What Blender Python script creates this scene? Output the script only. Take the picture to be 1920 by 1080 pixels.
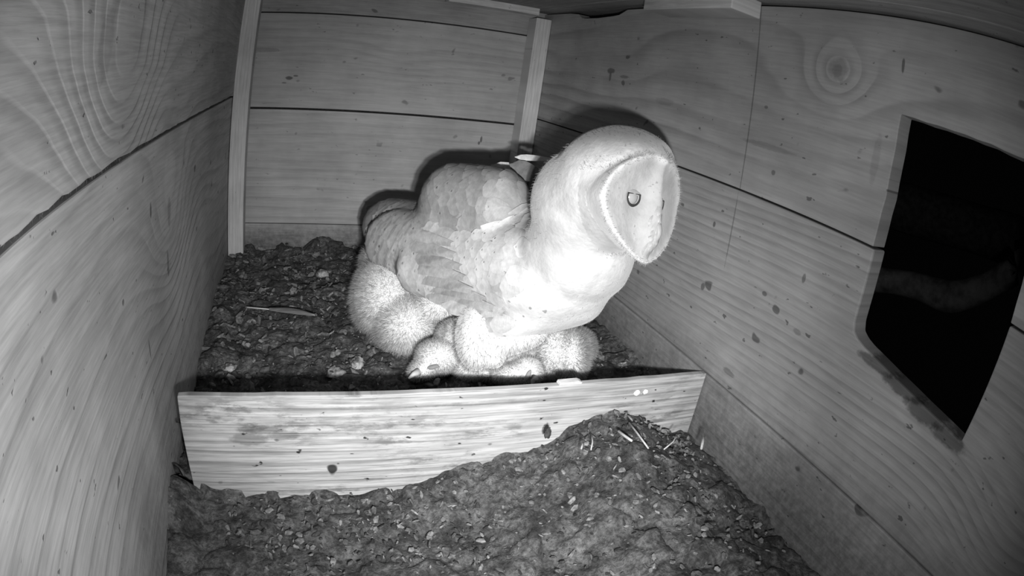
import bpy, bmesh, math, random
import numpy as np
from mathutils import Vector, Matrix, noise
from mathutils.bvhtree import BVHTree

scene = bpy.context.scene
COL = scene.collection
for o in list(bpy.data.objects):
    bpy.data.objects.remove(o)

# ------------------------------------------------------------ camera (wide lens of the nest-box camera)
CAM = Vector((0.1191, -0.9621, 0.3738))
cd = bpy.data.cameras.new('camera')
cam = bpy.data.objects.new('camera', cd)
COL.objects.link(cam)
RX, UX, FX = (0.9343, -0.3285, 0.1383), (-0.0065, 0.3722, 0.9281), (0.3564, 0.8681, -0.3456)
cam.matrix_world = Matrix((
    (RX[0], UX[0], -FX[0], CAM[0]),
    (RX[1], UX[1], -FX[1], CAM[1]),
    (RX[2], UX[2], -FX[2], CAM[2]),
    (0, 0, 0, 1)))
cd.type = 'PANO'
cd.sensor_fit = 'HORIZONTAL'
cd.sensor_width = 36.0
cd.clip_start = 0.005
cd.clip_end = 50
cc = cd
cc.panorama_type = 'FISHEYE_LENS_POLYNOMIAL'
cc.fisheye_fov = math.radians(180)
cc.fisheye_polynomial_k0 = 0.0
cc.fisheye_polynomial_k1 = -0.04758506544553113
cc.fisheye_polynomial_k2 = -0.00020198578365700876
cc.fisheye_polynomial_k3 = 2.71669505630631e-05
cc.fisheye_polynomial_k4 = -1.5608550834198746e-06
scene.camera = cam

# ------------------------------------------------------------ world, lamp, exposure
w = bpy.data.worlds.new('night')
scene.world = w
w.use_nodes = True
w.node_tree.nodes['Background'].inputs[0].default_value = (0.5, 0.5, 0.5, 1)
w.node_tree.nodes['Background'].inputs[1].default_value = 0.0015
scene.view_settings.view_transform = 'Standard'
scene.view_settings.look = 'None'
scene.view_settings.exposure = 0.0
scene.view_settings.gamma = 1.0
scene.view_settings.use_curve_mapping = False

def lamp(name, right, up, power, size_deg, blend, aim, soft):
    ld = bpy.data.lights.new(name, 'SPOT')
    ld.energy = power
    ld.spot_size = math.radians(size_deg)
    ld.spot_blend = blend
    ld.shadow_soft_size = soft
    lo = bpy.data.objects.new(name, ld)
    COL.objects.link(lo)
    lo.location = CAM + Vector(RX) * right + Vector(UX) * up + Vector(FX) * 0.012
    d = Vector(aim) - lo.location
    lo.rotation_euler = d.to_track_quat('-Z', 'Y').to_euler()
    return lo
# the infrared lamps of the nest-box camera, just below and right of its lens
lamp('infrared_lamp', 0.012, -0.043, 5.6, 150, 1.0, (0.2712, -0.4271, 0.1487), 0.006)
lamp('infrared_lamp.001', 0.026, -0.051, 15.0, 72, 1.0, (0.3172, -0.4583, 0.1150), 0.006)

# ------------------------------------------------------------ helpers
def tag(o, label=None, cat=None, group=None, kind=None):
    if label: o['label'] = label
    if cat: o['category'] = cat
    if group: o['group'] = group
    if kind: o['kind'] = kind
    return o

def empty(name, loc=(0, 0, 0)):
    o = bpy.data.objects.new(name, None)
    COL.objects.link(o)
    o.location = loc
    o.empty_display_size = 0.02
    return o

def link(name, me, mats, parent=None, smooth=True):
    o = bpy.data.objects.new(name, me)
    COL.objects.link(o)
    for m in (mats if isinstance(mats, (list, tuple)) else [mats]):
        me.materials.append(m)
    if smooth:
        me.polygons.foreach_set('use_smooth', [True] * len(me.polygons))
    if parent:
        o.parent = parent
        o.matrix_parent_inverse = Matrix.Translation(-Vector(parent.location))
    return o

def from_bm(name, bm, mats, parent=None, smooth=False):
    me = bpy.data.meshes.new(name)
    bm.normal_update()
    bm.to_mesh(me)
    bm.free()
    return link(name, me, mats, parent, smooth)

def prism(bm, poly, axis, a, b, mat=0, bevel=0.0012):
    """extrude a 2-D outline along AXIS from a to b; the outline's two coordinates are the other two axes in order"""
    def P(u, v, t):
        c = [u, v]
        c.insert(axis, t)
        return c
    v0 = [bm.verts.new(P(u, v, a)) for u, v in poly]
    v1 = [bm.verts.new(P(u, v, b)) for u, v in poly]
    n = len(poly)
    fs = [bm.faces.new(v0), bm.faces.new(v1[::-1])]
    for i in range(n):
        fs.append(bm.faces.new((v0[i], v1[i], v1[(i + 1) % n], v0[(i + 1) % n])))
    for f in fs: f.material_index = mat
    bmesh.ops.recalc_face_normals(bm, faces=fs)
    if bevel:
        es = list({e for f in fs for e in f.edges})
        r = bmesh.ops.bevel(bm, geom=es, offset=bevel, segments=2, affect='EDGES', profile=0.5)
        for f in r['faces']: f.material_index = mat

def box(bm, x0, x1, y0, y1, z0, z1, mat=0, bevel=0.001):
    prism(bm, [(y0, z0), (y1, z0), (y1, z1), (y0, z1)], 0, x0, x1, mat, bevel)

# ------------------------------------------------------------ materials
class NT:
    def __init__(s, name):
        s.m = bpy.data.materials.new(name)
        s.m.use_nodes = True
        s.t = s.m.node_tree
        s.b = s.t.nodes['Principled BSDF']
    def new(s, t, **kw):
        n = s.t.nodes.new(t)
        for k, v in kw.items(): setattr(n, k, v)
        return n
    def put(s, sock, v):
        if v is None: return
        if isinstance(v, bpy.types.NodeSocket): s.t.links.new(v, sock)
        else: sock.default_value = v
    def math(s, op, a, b=None, c=None, clamp=False):
        n = s.new('ShaderNodeMath', operation=op, use_clamp=clamp)
        for i, v in enumerate((a, b, c)): s.put(n.inputs[i], v)
        return n.outputs[0]
    def comb(s, x, y, z):
        n = s.new('ShaderNodeCombineXYZ')
        for i, v in enumerate((x, y, z)): s.put(n.inputs[i], v)
        return n.outputs[0]
    def noise(s, vec, scale, detail=3, rough=0.5, dist=0.0):
        n = s.new('ShaderNodeTexNoise')
        s.put(n.inputs['Vector'], vec)
        n.inputs['Scale'].default_value = scale
        n.inputs['Detail'].default_value = detail
        n.inputs['Roughness'].default_value = rough
        n.inputs['Distortion'].default_value = dist
        return n.outputs['Fac']
    def smooth(s, v, a, b, lo=0.0, hi=1.0):
        n = s.new('ShaderNodeMapRange', interpolation_type='SMOOTHSTEP')
        s.put(n.inputs[0], v)
        for i, x in enumerate((a, b, lo, hi)): n.inputs[i + 1].default_value = x
        return n.outputs[0]
    def gray(s, v):
        return s.comb(v, v, v)
    def bump(s, h, strength, dist):
        n = s.new('ShaderNodeBump')
        n.inputs['Strength'].default_value = strength
        n.inputs['Distance'].default_value = dist
        s.put(n.inputs['Height'], h)
        s.put(s.b.inputs['Normal'], n.outputs[0])
    def coords(s):
        tc = s.new('ShaderNodeTexCoord')
        sp = s.new('ShaderNodeSeparateXYZ')
        s.put(sp.inputs[0], tc.outputs['Object'])
        return tc.outputs['Object'], sp.outputs

WB, RC = 1.35, .5
def wood(name, ua, va, base=0.36, freq=60.0, knots=(), marks=(), amp=3.0, ringc=0.28, seed=0.0, speck=0.5,
         dirt=None, tilt=0.0, fine=0.16, lowu=1.3, lowv=6.0, bumpd=0.0009, grime=0.0):
    """bare softwood: ring lines along axis UA that swerve round the knots, fibre, pits and dirt"""
    base *= WB; ringc *= RC
    n = NT(name)
    vec, sp = n.coords()
    u, v = sp[ua], sp[va]
    wv = n.comb(n.math('MULTIPLY', u, lowu), n.math('MULTIPLY', v, lowv), seed)
    n1 = n.math('SUBTRACT', n.noise(wv, 1.6, 2, 0.45), 0.5)
    n2 = n.math('SUBTRACT', n.noise(n.comb(n.math('MULTIPLY', u, 8), n.math('MULTIPLY', v, 30), seed + 3), 1.0, 2), 0.5)
    f = n.math('MULTIPLY', n.math('ADD', v, n.math('MULTIPLY', u, tilt)), freq)
    f = n.math('ADD', f, n.math('MULTIPLY', n1, amp * 2))
    f = n.math('ADD', f, n.math('MULTIPLY', n2, 0.5))
    def blob(u0, v0, ru, rv, tl=0.0):
        uu = n.math('SUBTRACT', u, u0)
        if tl: uu = n.math('SUBTRACT', uu, n.math('MULTIPLY', n.math('SUBTRACT', v, v0), tl))
        a = n.math('DIVIDE', uu, ru)
        b = n.math('DIVIDE', n.math('SUBTRACT', v, v0), rv)
        return n.math('ADD', n.math('MULTIPLY', a, a), n.math('MULTIPLY', b, b))
    for (u0, v0, ru, rv, am) in knots:
        g = n.math('EXPONENT', n.math('MULTIPLY', blob(u0, v0, ru, rv), -1.0))
        f = n.math('ADD', f, n.math('MULTIPLY', g, am * .55))
    fr = n.math('FRACT', f)
    late = n.math('MULTIPLY', n.smooth(fr, 0.30, 0.86), n.smooth(fr, 0.84, 1.0, 1.0, 0.0))
    vary = n.smooth(n.noise(n.comb(n.math('MULTIPLY', u, 3), n.math('MULTIPLY', v, 22), seed + 8), 1.0, 2), 0.3, 0.7, 0.25, 1.0)
    late = n.math('MULTIPLY', late, vary)
    fib = n.noise(n.comb(n.math('MULTIPLY', u, 22), n.math('MULTIPLY', v, 420), seed + 5), 1.0, 3, 0.6)
    blot = n.noise(n.comb(u, v, seed + 11), 9.0, 4, 0.6)
    c = n.math('MULTIPLY', n.math('SUBTRACT', 1.0, n.math('MULTIPLY', late, ringc)), base)
    c = n.math('MULTIPLY', c, n.smooth(fib, 0.2, 0.8, 1 - fine, 1 + fine))
    c = n.math('MULTIPLY', c, n.smooth(blot, 0.25, 0.75, 0.84, 1.16))
    # pits and specks
    sn = n.noise(n.comb(n.math('MULTIPLY', u, 90), n.math('MULTIPLY', v, 170), seed + 21), 1.0, 2, 0.55)
    pit = n.smooth(sn, 0.70, 0.76)
    sn2 = n.noise(n.comb(n.math('MULTIPLY', u, 45), n.math('MULTIPLY', v, 60), seed + 31), 1.0, 1, 0.4)
    pit2 = n.smooth(sn2, 0.74, 0.79)
    pp = n.math('MULTIPLY', n.math('MAXIMUM', pit, pit2), speck)
    c = n.math('MULTIPLY', c, n.math('SUBTRACT', 1.0, pp))
    wob = n.math('MULTIPLY', n.math('SUBTRACT', n.noise(vec, 130.0, 4, 0.65), 0.5), 1.8)
    for (u0, v0, ru, rv, val, *tl) in marks:
        k = n.smooth(n.math('ADD', blob(u0, v0, ru, rv, *tl), wob), 0.5, 1.4, val, 1.0)
        c = n.math('MULTIPLY', c, k)
    if dirt:
        # (axis value at which dirt starts, where it is full, darkness): grime on the boards near the litter
        a0, a1, dk = dirt
        z = n.math('ADD', sp[2], n.math('MULTIPLY', n.math('SUBTRACT', n.noise(vec, 26.0, 5, 0.7), 0.5), 0.10))
        mott = n.smooth(n.noise(vec, 120.0, 4, 0.7), 0.3, 0.65, 0.6, 1.0)
        k = n.math('MULTIPLY', n.smooth(z, a0, a1), mott)
        c = n.math('MULTIPLY', c, n.math('SUBTRACT', 1.0, n.math('MULTIPLY', k, dk)))
    if grime:
        ga = n.noise(n.comb(n.math('MULTIPLY', u, 40), n.math('MULTIPLY', v, 120), seed + 51), 1.0, 5, .7)
        gb = n.noise(n.comb(n.math('MULTIPLY', u, 9), n.math('MULTIPLY', v, 22), seed + 61), 1.0, 3, .5)
        gm = n.math('MULTIPLY', n.smooth(ga, .46, .62), n.smooth(gb, .42, .62))
        gs = n.smooth(n.noise(n.comb(n.math('MULTIPLY', u, 14), n.math('MULTIPLY', v, 700), seed + 71), 1.0, 2, .5), .60, .72)
        c = n.math('MULTIPLY', c, n.math('SUBTRACT', 1.0, n.math('MULTIPLY', n.math('MAXIMUM', gm, n.math('MULTIPLY', gs, .8)), grime)))
    n.put(n.b.inputs['Base Color'], n.gray(c))
    n.b.inputs['Roughness'].default_value = 0.75
    n.b.inputs['Specular IOR Level'].default_value = 0.2
    h = n.math('ADD', n.math('MULTIPLY', late, -0.6), n.math('MULTIPLY', fib, 0.35))
    h = n.math('SUBTRACT', h, pp)
    n.bump(h, 0.6, bumpd)
    return n.m

def plain(name, base, scale=60.0, var=0.3, rough=0.8, bumpd=0.0, stretch=(1, 1, 1), spec=0.2):
    n = NT(name)
    vec, sp = n.coords()
    v2 = n.comb(*[n.math('MULTIPLY', sp[i], stretch[i]) for i in range(3)])
    x = n.noise(v2, scale, 4, 0.6)
    n.put(n.b.inputs['Base Color'], n.gray(n.smooth(x, 0.25, 0.75, base * (1 - var), base * (1 + var))))
    n.b.inputs['Roughness'].default_value = rough
    n.b.inputs['Specular IOR Level'].default_value = spec
    if bumpd: n.bump(x, 0.7, bumpd)
    return n.m

# ================================================================ THE BOX
ZC = 0.495
YF = -1.035
M_lat = wood('pine_lath', 2, 0, 0.44, 170, amp=1.2, ringc=.22, seed=2.1, speck=.25, lowu=1, lowv=9)
M_lat2 = wood('pine_lath_dark', 2, 1, 0.30, 170, amp=1.2, ringc=.22, seed=7.1, speck=.25)
M_lu = wood('pine_left_upper', 1, 2, 0.29, 52, amp=2.2, seed=1.3, ringc=.42, speck=.5, bumpd=.0018,
            knots=[(-.615, .36, .09, .11, 11.0), (-.42, .30, .06, .06, 3.0), (-.80, .42, .10, .05, -2.0)],
            marks=[(-.72, .455, .05, .022, .80), (-.66, .385, .012, .022, .8)])
M_ll = wood('pine_left_lower', 1, 2, 0.33, 46, amp=1.6, seed=4.7, ringc=.40, speck=.55, bumpd=.0016, dirt=(.16, .03, .45),
            knots=[(-.46, .235, .075, .065, 7.5), (-.29, .20, .10, .08, -2.5)],
            marks=[(-.463, .243, .006, .014, .7), (-.475, .20, .004, .012, .55), (-.53, .262, .0025, .006, .35), (-.566, .165, .0015, .008, .4)])
M_b1 = wood('pine_back_top', 0, 2, 0.24, 60, amp=1.2, seed=9.0, ringc=.2)
M_b2 = wood('pine_back_second', 0, 2, 0.29, 75, amp=1.6, seed=5.5, ringc=.26, speck=.4, fine=.1,
            knots=[(.26, .385, .06, .03, 1.6)], marks=[(.087, .343, .006, .003, .35), (.098, .347, .004, .0015, .4), (.04, .388, .03, .004, .75), (.08, .335, .004, .0012, .5)])
M_b3 = wood('pine_back_third', 0, 2, 0.31, 62, amp=1.2, seed=6.4, ringc=.28, speck=.35, fine=.1,
            marks=[(.418, .262, .002, .006, .35), (.415, .255, .002, .003, .4)])
M_b4 = wood('pine_back_bottom', 0, 2, 0.29, 60, amp=1.5, seed=3.9, ringc=.2, dirt=(.14, .05, .72), speck=.5)
M_ra = wood('pine_right_upper', 1, 2, 0.25, 38, amp=2.6, seed=8.2, ringc=.60, speck=.55, fine=.09, lowu=.9, lowv=4.0,
            knots=[(-.645, .437, .030, .026, 5.0), (-.63, .425, .10, .05, 2.4), (-.30, .425, .07, .03, 1.5)],
            marks=[(-.646, .438, .011, .010, .72), (-.645, .437, .006, .006, .8), (-.263, .404, .010, .004, .45), (-.263, .396, .003, .006, .5), (-.715, .452, .0016, .006, .4),
                   (-.30, .398, .012, .002, .6), (-.59, .336, .0026, .0024, .5), (-.565, .392, .0025, .0015, .55), (-.40, .376, .02, .004, .85), (-.5445, .405, .0009, .125, .55, .065), (-.575, .357, .035, .0028, .75), (-.70, .375, .004, .02, .85)])
M_rb = wood('pine_right_middle', 1, 2, 0.215, 110, amp=2.2, seed=2.7, ringc=.42, speck=.6, fine=.12, lowu=.8, lowv=3.0, tilt=.03, dirt=(.18, .09, .40),
            knots=[(-.95, .18, .07, .08, 6.0), (-.62, .10, .2, .03, 1.0)],
            marks=[(-.615, .232, .0035, .0022, .45), (-.665, .218, .005, .0025, .7), (-.525, .268, .002, .003, .4), (-.44, .212, .003, .009, .45),
                   (-.655, .262, .0022, .004, .5), (-.53, .205, .003, .004, .45), (-.60, .145, .009, .003, .6), (-.5520, .270, .0009, .035, .6, .065), (-.755, .2325, .022, .0045, .4), (-.785, .2285, .022, .006, .35), (-.812, .2225, .022, .007, .35), (-.842, .2185, .02, .006, .4)])
M_rc = wood('pine_right_lower', 1, 2, 0.23, 60, amp=1.5, seed=7.7, ringc=.2, speck=.6, dirt=(.19, .07, .62))
M_ceil = wood('pine_ceiling', 1, 0, 0.22, 70, amp=2.5, seed=3.3, ringc=.35, speck=.4)
M_front = wood('pine_front', 0, 2, 0.33, 60, seed=1.9)
M_floor = wood('pine_floor', 0, 1, 0.2, 60, seed=6.9)
M_end = plain('sawn_edge', 0.22, 240, .4, bumpd=.0006, stretch=(1, 1, .35))
M_gap = plain('gap_debris', 0.03, 300, .6, bumpd=.0015)
T = 0.0185

def rough_edge(pts, seed, amp=0.0012, step=0.012):
    """break a polyline up so that a sawn edge is not a ruler line"""
    rnd = random.Random(seed)
    out = []
    for i in range(len(pts) - 1):
        a, b = Vector(pts[i]), Vector(pts[i + 1])
        n = max(1, int((b - a).length / step))
        nn = Vector((-(b - a).y, (b - a).x)).normalized()
        for k in range(n):
            j = 0 if k == 0 else rnd.uniform(-amp, amp)
            out.append(tuple(a.lerp(b, k / n) + nn * j))
    return out

# floor
bm = bmesh.new(); box(bm, -.02, .52, YF, .02, -.019, 0.0)
tag(from_bm('floor', bm, M_floor), kind='structure')
# back wall: four boards
bm = bmesh.new()
zs = [(0.0, .1020, 0), (.1032, .2918, 1), (.2950, .4500, 2), (.4520, .52, 3)]
for z0, z1, m in zs:
    prism(bm, [(-.02, z0), (.52, z0), (.52, z1), (-.02, z1)], 1, 0.0, T, m, .0010)
box(bm, -.02, .52, T + .001, T + .004, 0, .51, 4, 0)
tag(from_bm('wall_back', bm, [M_b4, M_b3, M_b2, M_b1, M_gap]), kind='structure')
# left wall: two broad boards, the upper one standing a little proud and splintered along its lower edge
bm = bmesh.new()
prism(bm, [(YF, 0), (0, 0), (0, .3128), (YF, .3128)], 0, -T, 0.0, 0, .0015)
rnd = random.Random(4)
lower = []
y = YF
while y < -0.004:
    fr = max(0, min(1, (-.45 - y) / .2))
    lower.append((y, .3162 + rnd.uniform(-.0005, .0006) + fr * rnd.choice([0, 0, .0005, .001])))
    y += rnd.uniform(.008, .02)
prism(bm, lower + [(0, .3165), (0, .52), (YF, .52)], 0, -T, 0.0012, 1, .0009)
box(bm, -T - .004, -T - .001, YF, 0, 0, .51, 2, 0)
tag(from_bm('wall_left', bm, [M_ll, M_lu, M_gap]), kind='structure')
# right wall: three boards with the entrance cut through the upper two
bm = bmesh.new()
jag = [(-.282, .486), (-.262, .4795), (-.245, .478), (-.20, .4765), (-.165, .477), (-.148, .4785), (-.135, .485), (-.104, .4875)]
jag = [(a, b + .0035) for a, b in jag]
up = [(YF, .3108)] + rough_edge([(-.857, .3108), (-.857, .414), (-.718, .414), (-.716, .311)], 3, .0006) + [(-.716, .3108), (0, .3108), (0, .4935)] + jag[::-1] + [(YF, .4935)]
prism(bm, up, 0, .5, .5 + T, 0, .0008)
mid = [(YF, .1285), (0, .1285), (0, .3090), (-.718, .3090), (-.719, .262), (-.7195, .252), (-.722, .2445), (-.728, .2410), (-.736, .2385)]
mid += [(-.77, .2325), (-.81, .2270), (-.8545, .2225), (-.857, .309), (YF, .309)]
prism(bm, mid, 0, .5, .5 + T, 1, .0016)
prism(bm, [(YF, 0), (0, 0), (0, .1270), (YF, .1270)], 0, .5, .5 + T, 2, .0015)
tag(from_bm('wall_right', bm, [M_ra, M_rb, M_rc]), kind='structure')
# front wall behind the camera, ceiling
bm = bmesh.new(); prism(bm, [(-.02, 0), (.52, 0), (.52, .52), (-.02, .52)], 1, YF - T, YF, 0, 0)
tag(from_bm('wall_front', bm, M_front), kind='structure')
bm = bmesh.new()
for i, (x0, x1) in enumerate([(-.02, .135), (.1365, .318), (.3195, .474), (.4755, .54)]):
    box(bm, x0, x1, YF, .02, ZC, ZC + .018, 0, .001)
tag(from_bm('ceiling', bm, M_ceil), kind='structure')
# corner laths and roof battens
bm = bmesh.new(); box(bm, .0012, .0275, -.0365, -.0003, 0, .494, 0, .0012)
tag(from_bm('trim_1', bm, M_lat), 'pale upright corner lath between the left wall and the back wall', kind='structure')
bm = bmesh.new(); box(bm, .4725, .4995, -.0365, -.0003, 0, .482, 0, .0012)
tag(from_bm('trim_2', bm, M_lat), 'pale upright corner lath behind the owl between back wall and right wall', kind='structure')
bm = bmesh.new(); box(bm, .317, .466, -.062, -.036, .483, .4947, 0, .0010)
tag(from_bm('trim_3', bm, wood('pine_batten', 0, 2, .42, 150, amp=1, seed=5.1, ringc=.2)), 'short pale batten under the ceiling along the back wall', kind='structure')
bm = bmesh.new(); box(bm, .462, .4995, -.540, -.385, .4765, .4947, 0, .0012)
tag(from_bm('trim_4', bm, wood('pine_block', 1, 2, .38, 150, amp=1, seed=6.1, ringc=.2)), 'short wooden block under the ceiling against the right wall', kind='structure')
# splintered fringe in the gap of the left wall
rnd = random.Random(9)
bm = bmesh.new()
for i in range(700):
    y = rnd.uniform(-.98, -.05)
    l = rnd.uniform(.0008, .0032)
    x0 = rnd.uniform(-.004, .001)
    a = bm.verts.new((x0, y, .3165)); b = bm.verts.new((x0, y + rnd.uniform(.0006, .0022), .3165))
    c = bm.verts.new((x0 + rnd.uniform(-.001, .002), y + rnd.uniform(-.003, .003), .3165 - l))
    bm.faces.new((a, b, c))
tag(from_bm('splinter_fringe', bm, plain('splinters', .12, 200, .6)), 'dark frayed splinters hanging in the seam between the two left wall boards', 'splinters', kind='stuff')

# ------------------------------------------------------------ baffle board across the box
Mbf = wood('weathered_baffle', 0, 2, .31, 110, amp=2.4, seed=12.3, ringc=.6, speck=.9, fine=.30, lowu=.8, lowv=5, bumpd=.0016, grime=.5,
           marks=[(.085, .098, .020, .004, .55), (.075, .088, .016, .006, .6), (.105, .092, .012, .005, .65), (.12, .1165, .07, .0028, .78), (.20, .1172, .05, .0026, .75),
                  (.33, .1165, .10, .0026, .75), (.30, .122, .2, .0012, .8), (.06, .112, .02, .008, 1.12)])
bt = [(.0185, 0), (.0185, .105), (.0195, .128)]
rnd = random.Random(8)
x = .03
while x < .49:
    bt.append((x, .1292 + rnd.uniform(-.0004, .0004))); x += rnd.uniform(.012, .03)
bt += [(.4985, .1290), (.4985, 0)]
bm = bmesh.new()
prism(bm, bt, 1, -.5725, -.5660, 0, .0008)
bf = from_bm('baffle_board', bm, Mbf)
tag(bf, 'weathered pale wooden board standing on edge across the box in front of the owl', 'board')

# splinter of pale wood on top of the board
Mchip = plain('fresh_wood', .62, 300, .3, bumpd=.0005, stretch=(.2, 1, 1))
bm = bmesh.new(); prism(bm, [(.335, .1296), (.336, .1322), (.354, .1326), (.3575, .1312), (.3565, .1296)], 1, -.5732, -.5665, 0, .0004)
tag(from_bm('wood_chip', bm, Mchip), 'thin pale wood chip lying on the top edge of the board', 'wood chip')

# ================================================================ LITTER
def fbm(x, y, s, o=4, z=0.0):
    return noise.fractal((x * s, y * s, z), 1.0, 2.0, o)

def litter_h(x, y):
    if y > -.563:                                   # nest hollow behind the board
        t = x / .5
        h = .035 + .046 * t ** 1.3
        h += .020 * math.exp(-(y / .09) ** 2) * (1 - t) + .016 * math.exp(-((y + .20) / .10) ** 2) * (1 - t) ** 2
        h += .006 * max(0, 1 - abs(x - .02) / .03)
        if y < -.47: h += .012 * min(1, (-.47 - y) / .06) * min(1, t * 4)  # extra rise of litter, added to narrow the shadow behind the board
        h += .014 * math.exp(-((x - .10) / .016) ** 2 - ((y + .005) / .02) ** 2)
        h += .022 * math.exp(-((x - .163) / .030) ** 2 - ((y + .005) / .02) ** 2)
    else:                                           # in front of the board, banked up at the right
        h = .030 + .056 * math.exp(-((x - .39) / .075) ** 2) * (.55 + .45 * math.exp(-((y + .573) / .10) ** 2))
        h += .018 * max(0, (x - .22) / .28) + .014 * math.exp(-((x - .26) / .05) ** 2 - ((y + .573) / .03) ** 2)
        h += .020 * math.exp(-(x / .02) ** 2) * math.exp(-((y + .58) / .06) ** 2)
    return h

def litter_mesh(name, x0, x1, y0, y1, step, mat):
    nx = int((x1 - x0) / step) + 1; ny = int((y1 - y0) / step) + 1
    V = []
    for j in range(ny):
        for i in range(nx):
            x = x0 + (x1 - x0) * i / (nx - 1); y = y0 + (y1 - y0) * j / (ny - 1)
            h = litter_h(x, y)
            h += .0075 * fbm(x, y, 13) + .0035 * fbm(x, y, 42, 3, 5.0)
            wx = x + .006 * fbm(x, y, 30, 2, 9); wy = y + .006 * fbm(x, y, 30, 2, 19)
            d, p = noise.voronoi((wx * 36, wy * 42, 0.3))
            e = d[1] - d[0]
            h += .0035 * (min(e, .35) / .35) ** .5 - .002
            cellr = noise.cell((p[0][0] * 7.1, p[0][1] * 7.1, 2.0))
            h += .0035 * cellr
            d2, p2 = noise.voronoi((wx * 120, wy * 120, 3.3))
            h += .0011 * min(d2[1] - d2[0], .5) * 2
            V.append((x, y, max(h, .004)))
    F = [(j * nx + i, j * nx + i + 1, (j + 1) * nx + i + 1, (j + 1) * nx + i) for j in range(ny - 1) for i in range(nx - 1)]
    me = bpy.data.meshes.new(name); me.from_pydata(V, [], F); me.update()
    return link(name, me, mat)

n = NT('owl_pellet_litter')
vec, sp = n.coords()
a = n.noise(vec, 55, 5, .65, .6); b = n.noise(vec, 260, 4, .7, .3); c2 = n.noise(vec, 18, 3, .6)
col = n.smooth(a, .32, .68, .035, .115)
col = n.math('MULTIPLY', col, n.smooth(b, .3, .7, .45, 1.6))
col = n.math('MULTIPLY', col, n.smooth(c2, .3, .7, .75, 1.3))
fl = n.smooth(n.noise(n.comb(n.math('MULTIPLY', sp[0], 170), n.math('MULTIPLY', sp[1], 320), sp[2]), 1.0, 2), .68, .74)
col = n.math('ADD', col, n.math('MULTIPLY', fl, .12))
n.put(n.b.inputs['Base Color'], n.gray(col)); n.b.inputs['Roughness'].default_value = .7
n.b.inputs['Specular IOR Level'].default_value = .35
n.bump(n.math('ADD', b, n.math('MULTIPLY', a, .8)), .9, .0022)
M_lit = n.m
tag(litter_mesh('nest_litter', .0, .4995, -.5657, -.0005, .0022, M_lit), 'dark crumbly bed of broken pellets and bark under the owl behind the board', 'litter', kind='stuff')
tag(litter_mesh('front_litter', .0, .4995, -1.03, -.5727, .0026, M_lit), 'dark litter banked against the front of the board at the right', 'litter', kind='stuff')

# loose flakes of bark and crushed pellet
def flakes(name, spots, seed, mat, label):
    rnd = random.Random(seed)
    bm = bmesh.new()
    for (x, y, s) in spots:
        z = litter_h(x, y) + .0025 + rnd.uniform(-.001, .004)
        k = rnd.randint(5, 7); el = rnd.uniform(.3, .8); rot = rnd.uniform(0, 6.28)
        R = Matrix.Rotation(rnd.gauss(0, .45), 3, 'X') @ Matrix.Rotation(rnd.gauss(0, .45), 3, 'Y') @ Matrix.Rotation(rot, 3, 'Z')
        th = s * .16
        top = []; bot = []
        for i in range(k):
            an = i / k * 6.283; r = s * rnd.uniform(.7, 1.15)
            p = Vector((r * math.cos(an), r * el * math.sin(an), rnd.uniform(-.15, .15) * s))
            top.append(bm.verts.new(Vector((x, y, z)) + R @ (p + Vector((0, 0, th)))))
            bot.append(bm.verts.new(Vector((x, y, z)) + R @ (p * 1.08 - Vector((0, 0, th)))))
        c = bm.verts.new(Vector((x, y, z)) + R @ Vector((0, 0, th * 1.7)))
        for i in range(k):
            j = (i + 1) % k
            bm.faces.new((c, top[i], top[j])); bm.faces.new((top[i], bot[i], bot[j], top[j]))
        bm.faces.new(bot[::-1])
    return tag(from_bm(name, bm, mat), label, 'litter', kind='stuff')
n = NT('bark_flakes')
gi = n.new('ShaderNodeNewGeometry')
vec, sp = n.coords()
col = n.smooth(gi.outputs['Random Per Island'], 0, 1, .03, .21)
col = n.math('MULTIPLY', col, n.smooth(n.noise(vec, 300, 3), .3, .7, .6, 1.4))
n.put(n.b.inputs['Base Color'], n.gray(col)); n.b.inputs['Roughness'].default_value = .65
n.bump(n.noise(vec, 500, 3), .6, .001)
M_fl = n.m
rnd = random.Random(21)
sp_ = []
for i in range(2300):
    sp_.append((rnd.uniform(.004, .49), rnd.uniform(-.548, -.01), rnd.choice([.0012, .0018, .0024, .003, .0042, .0055, .0065]) * rnd.uniform(.8, 1.2)))
flakes('bark_flakes', sp_, 5, M_fl, 'loose flakes scattered over the dark nest litter behind the board')
sp_ = []
for i in range(1500):
    x = rnd.uniform(.05, .49); y = -.58 - abs(rnd.gauss(0, .12))
    if y < -1: continue
    sp_.append((x, y, rnd.choice([.0012, .0018, .0026, .0036]) * rnd.uniform(.8, 1.2)))
flakes('front_flakes', sp_, 6, M_fl, 'loose flakes on the litter heap in front of the board')
# pale crumbs
n = NT('pale_crumbs')
vec, sp = n.coords()
n.put(n.b.inputs['Base Color'], n.gray(n.smooth(n.noise(vec, 400, 3), .35, .65, .18, .5)))
M_pale = n.m
sp_ = [(rnd.uniform(.01, .47), rnd.uniform(-.54, -.02), rnd.uniform(.0008, .0018)) for i in range(210)]
flakes('pale_crumbs', sp_, 7, M_pale, 'tiny pale bone and shell crumbs on the dark litter')

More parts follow.
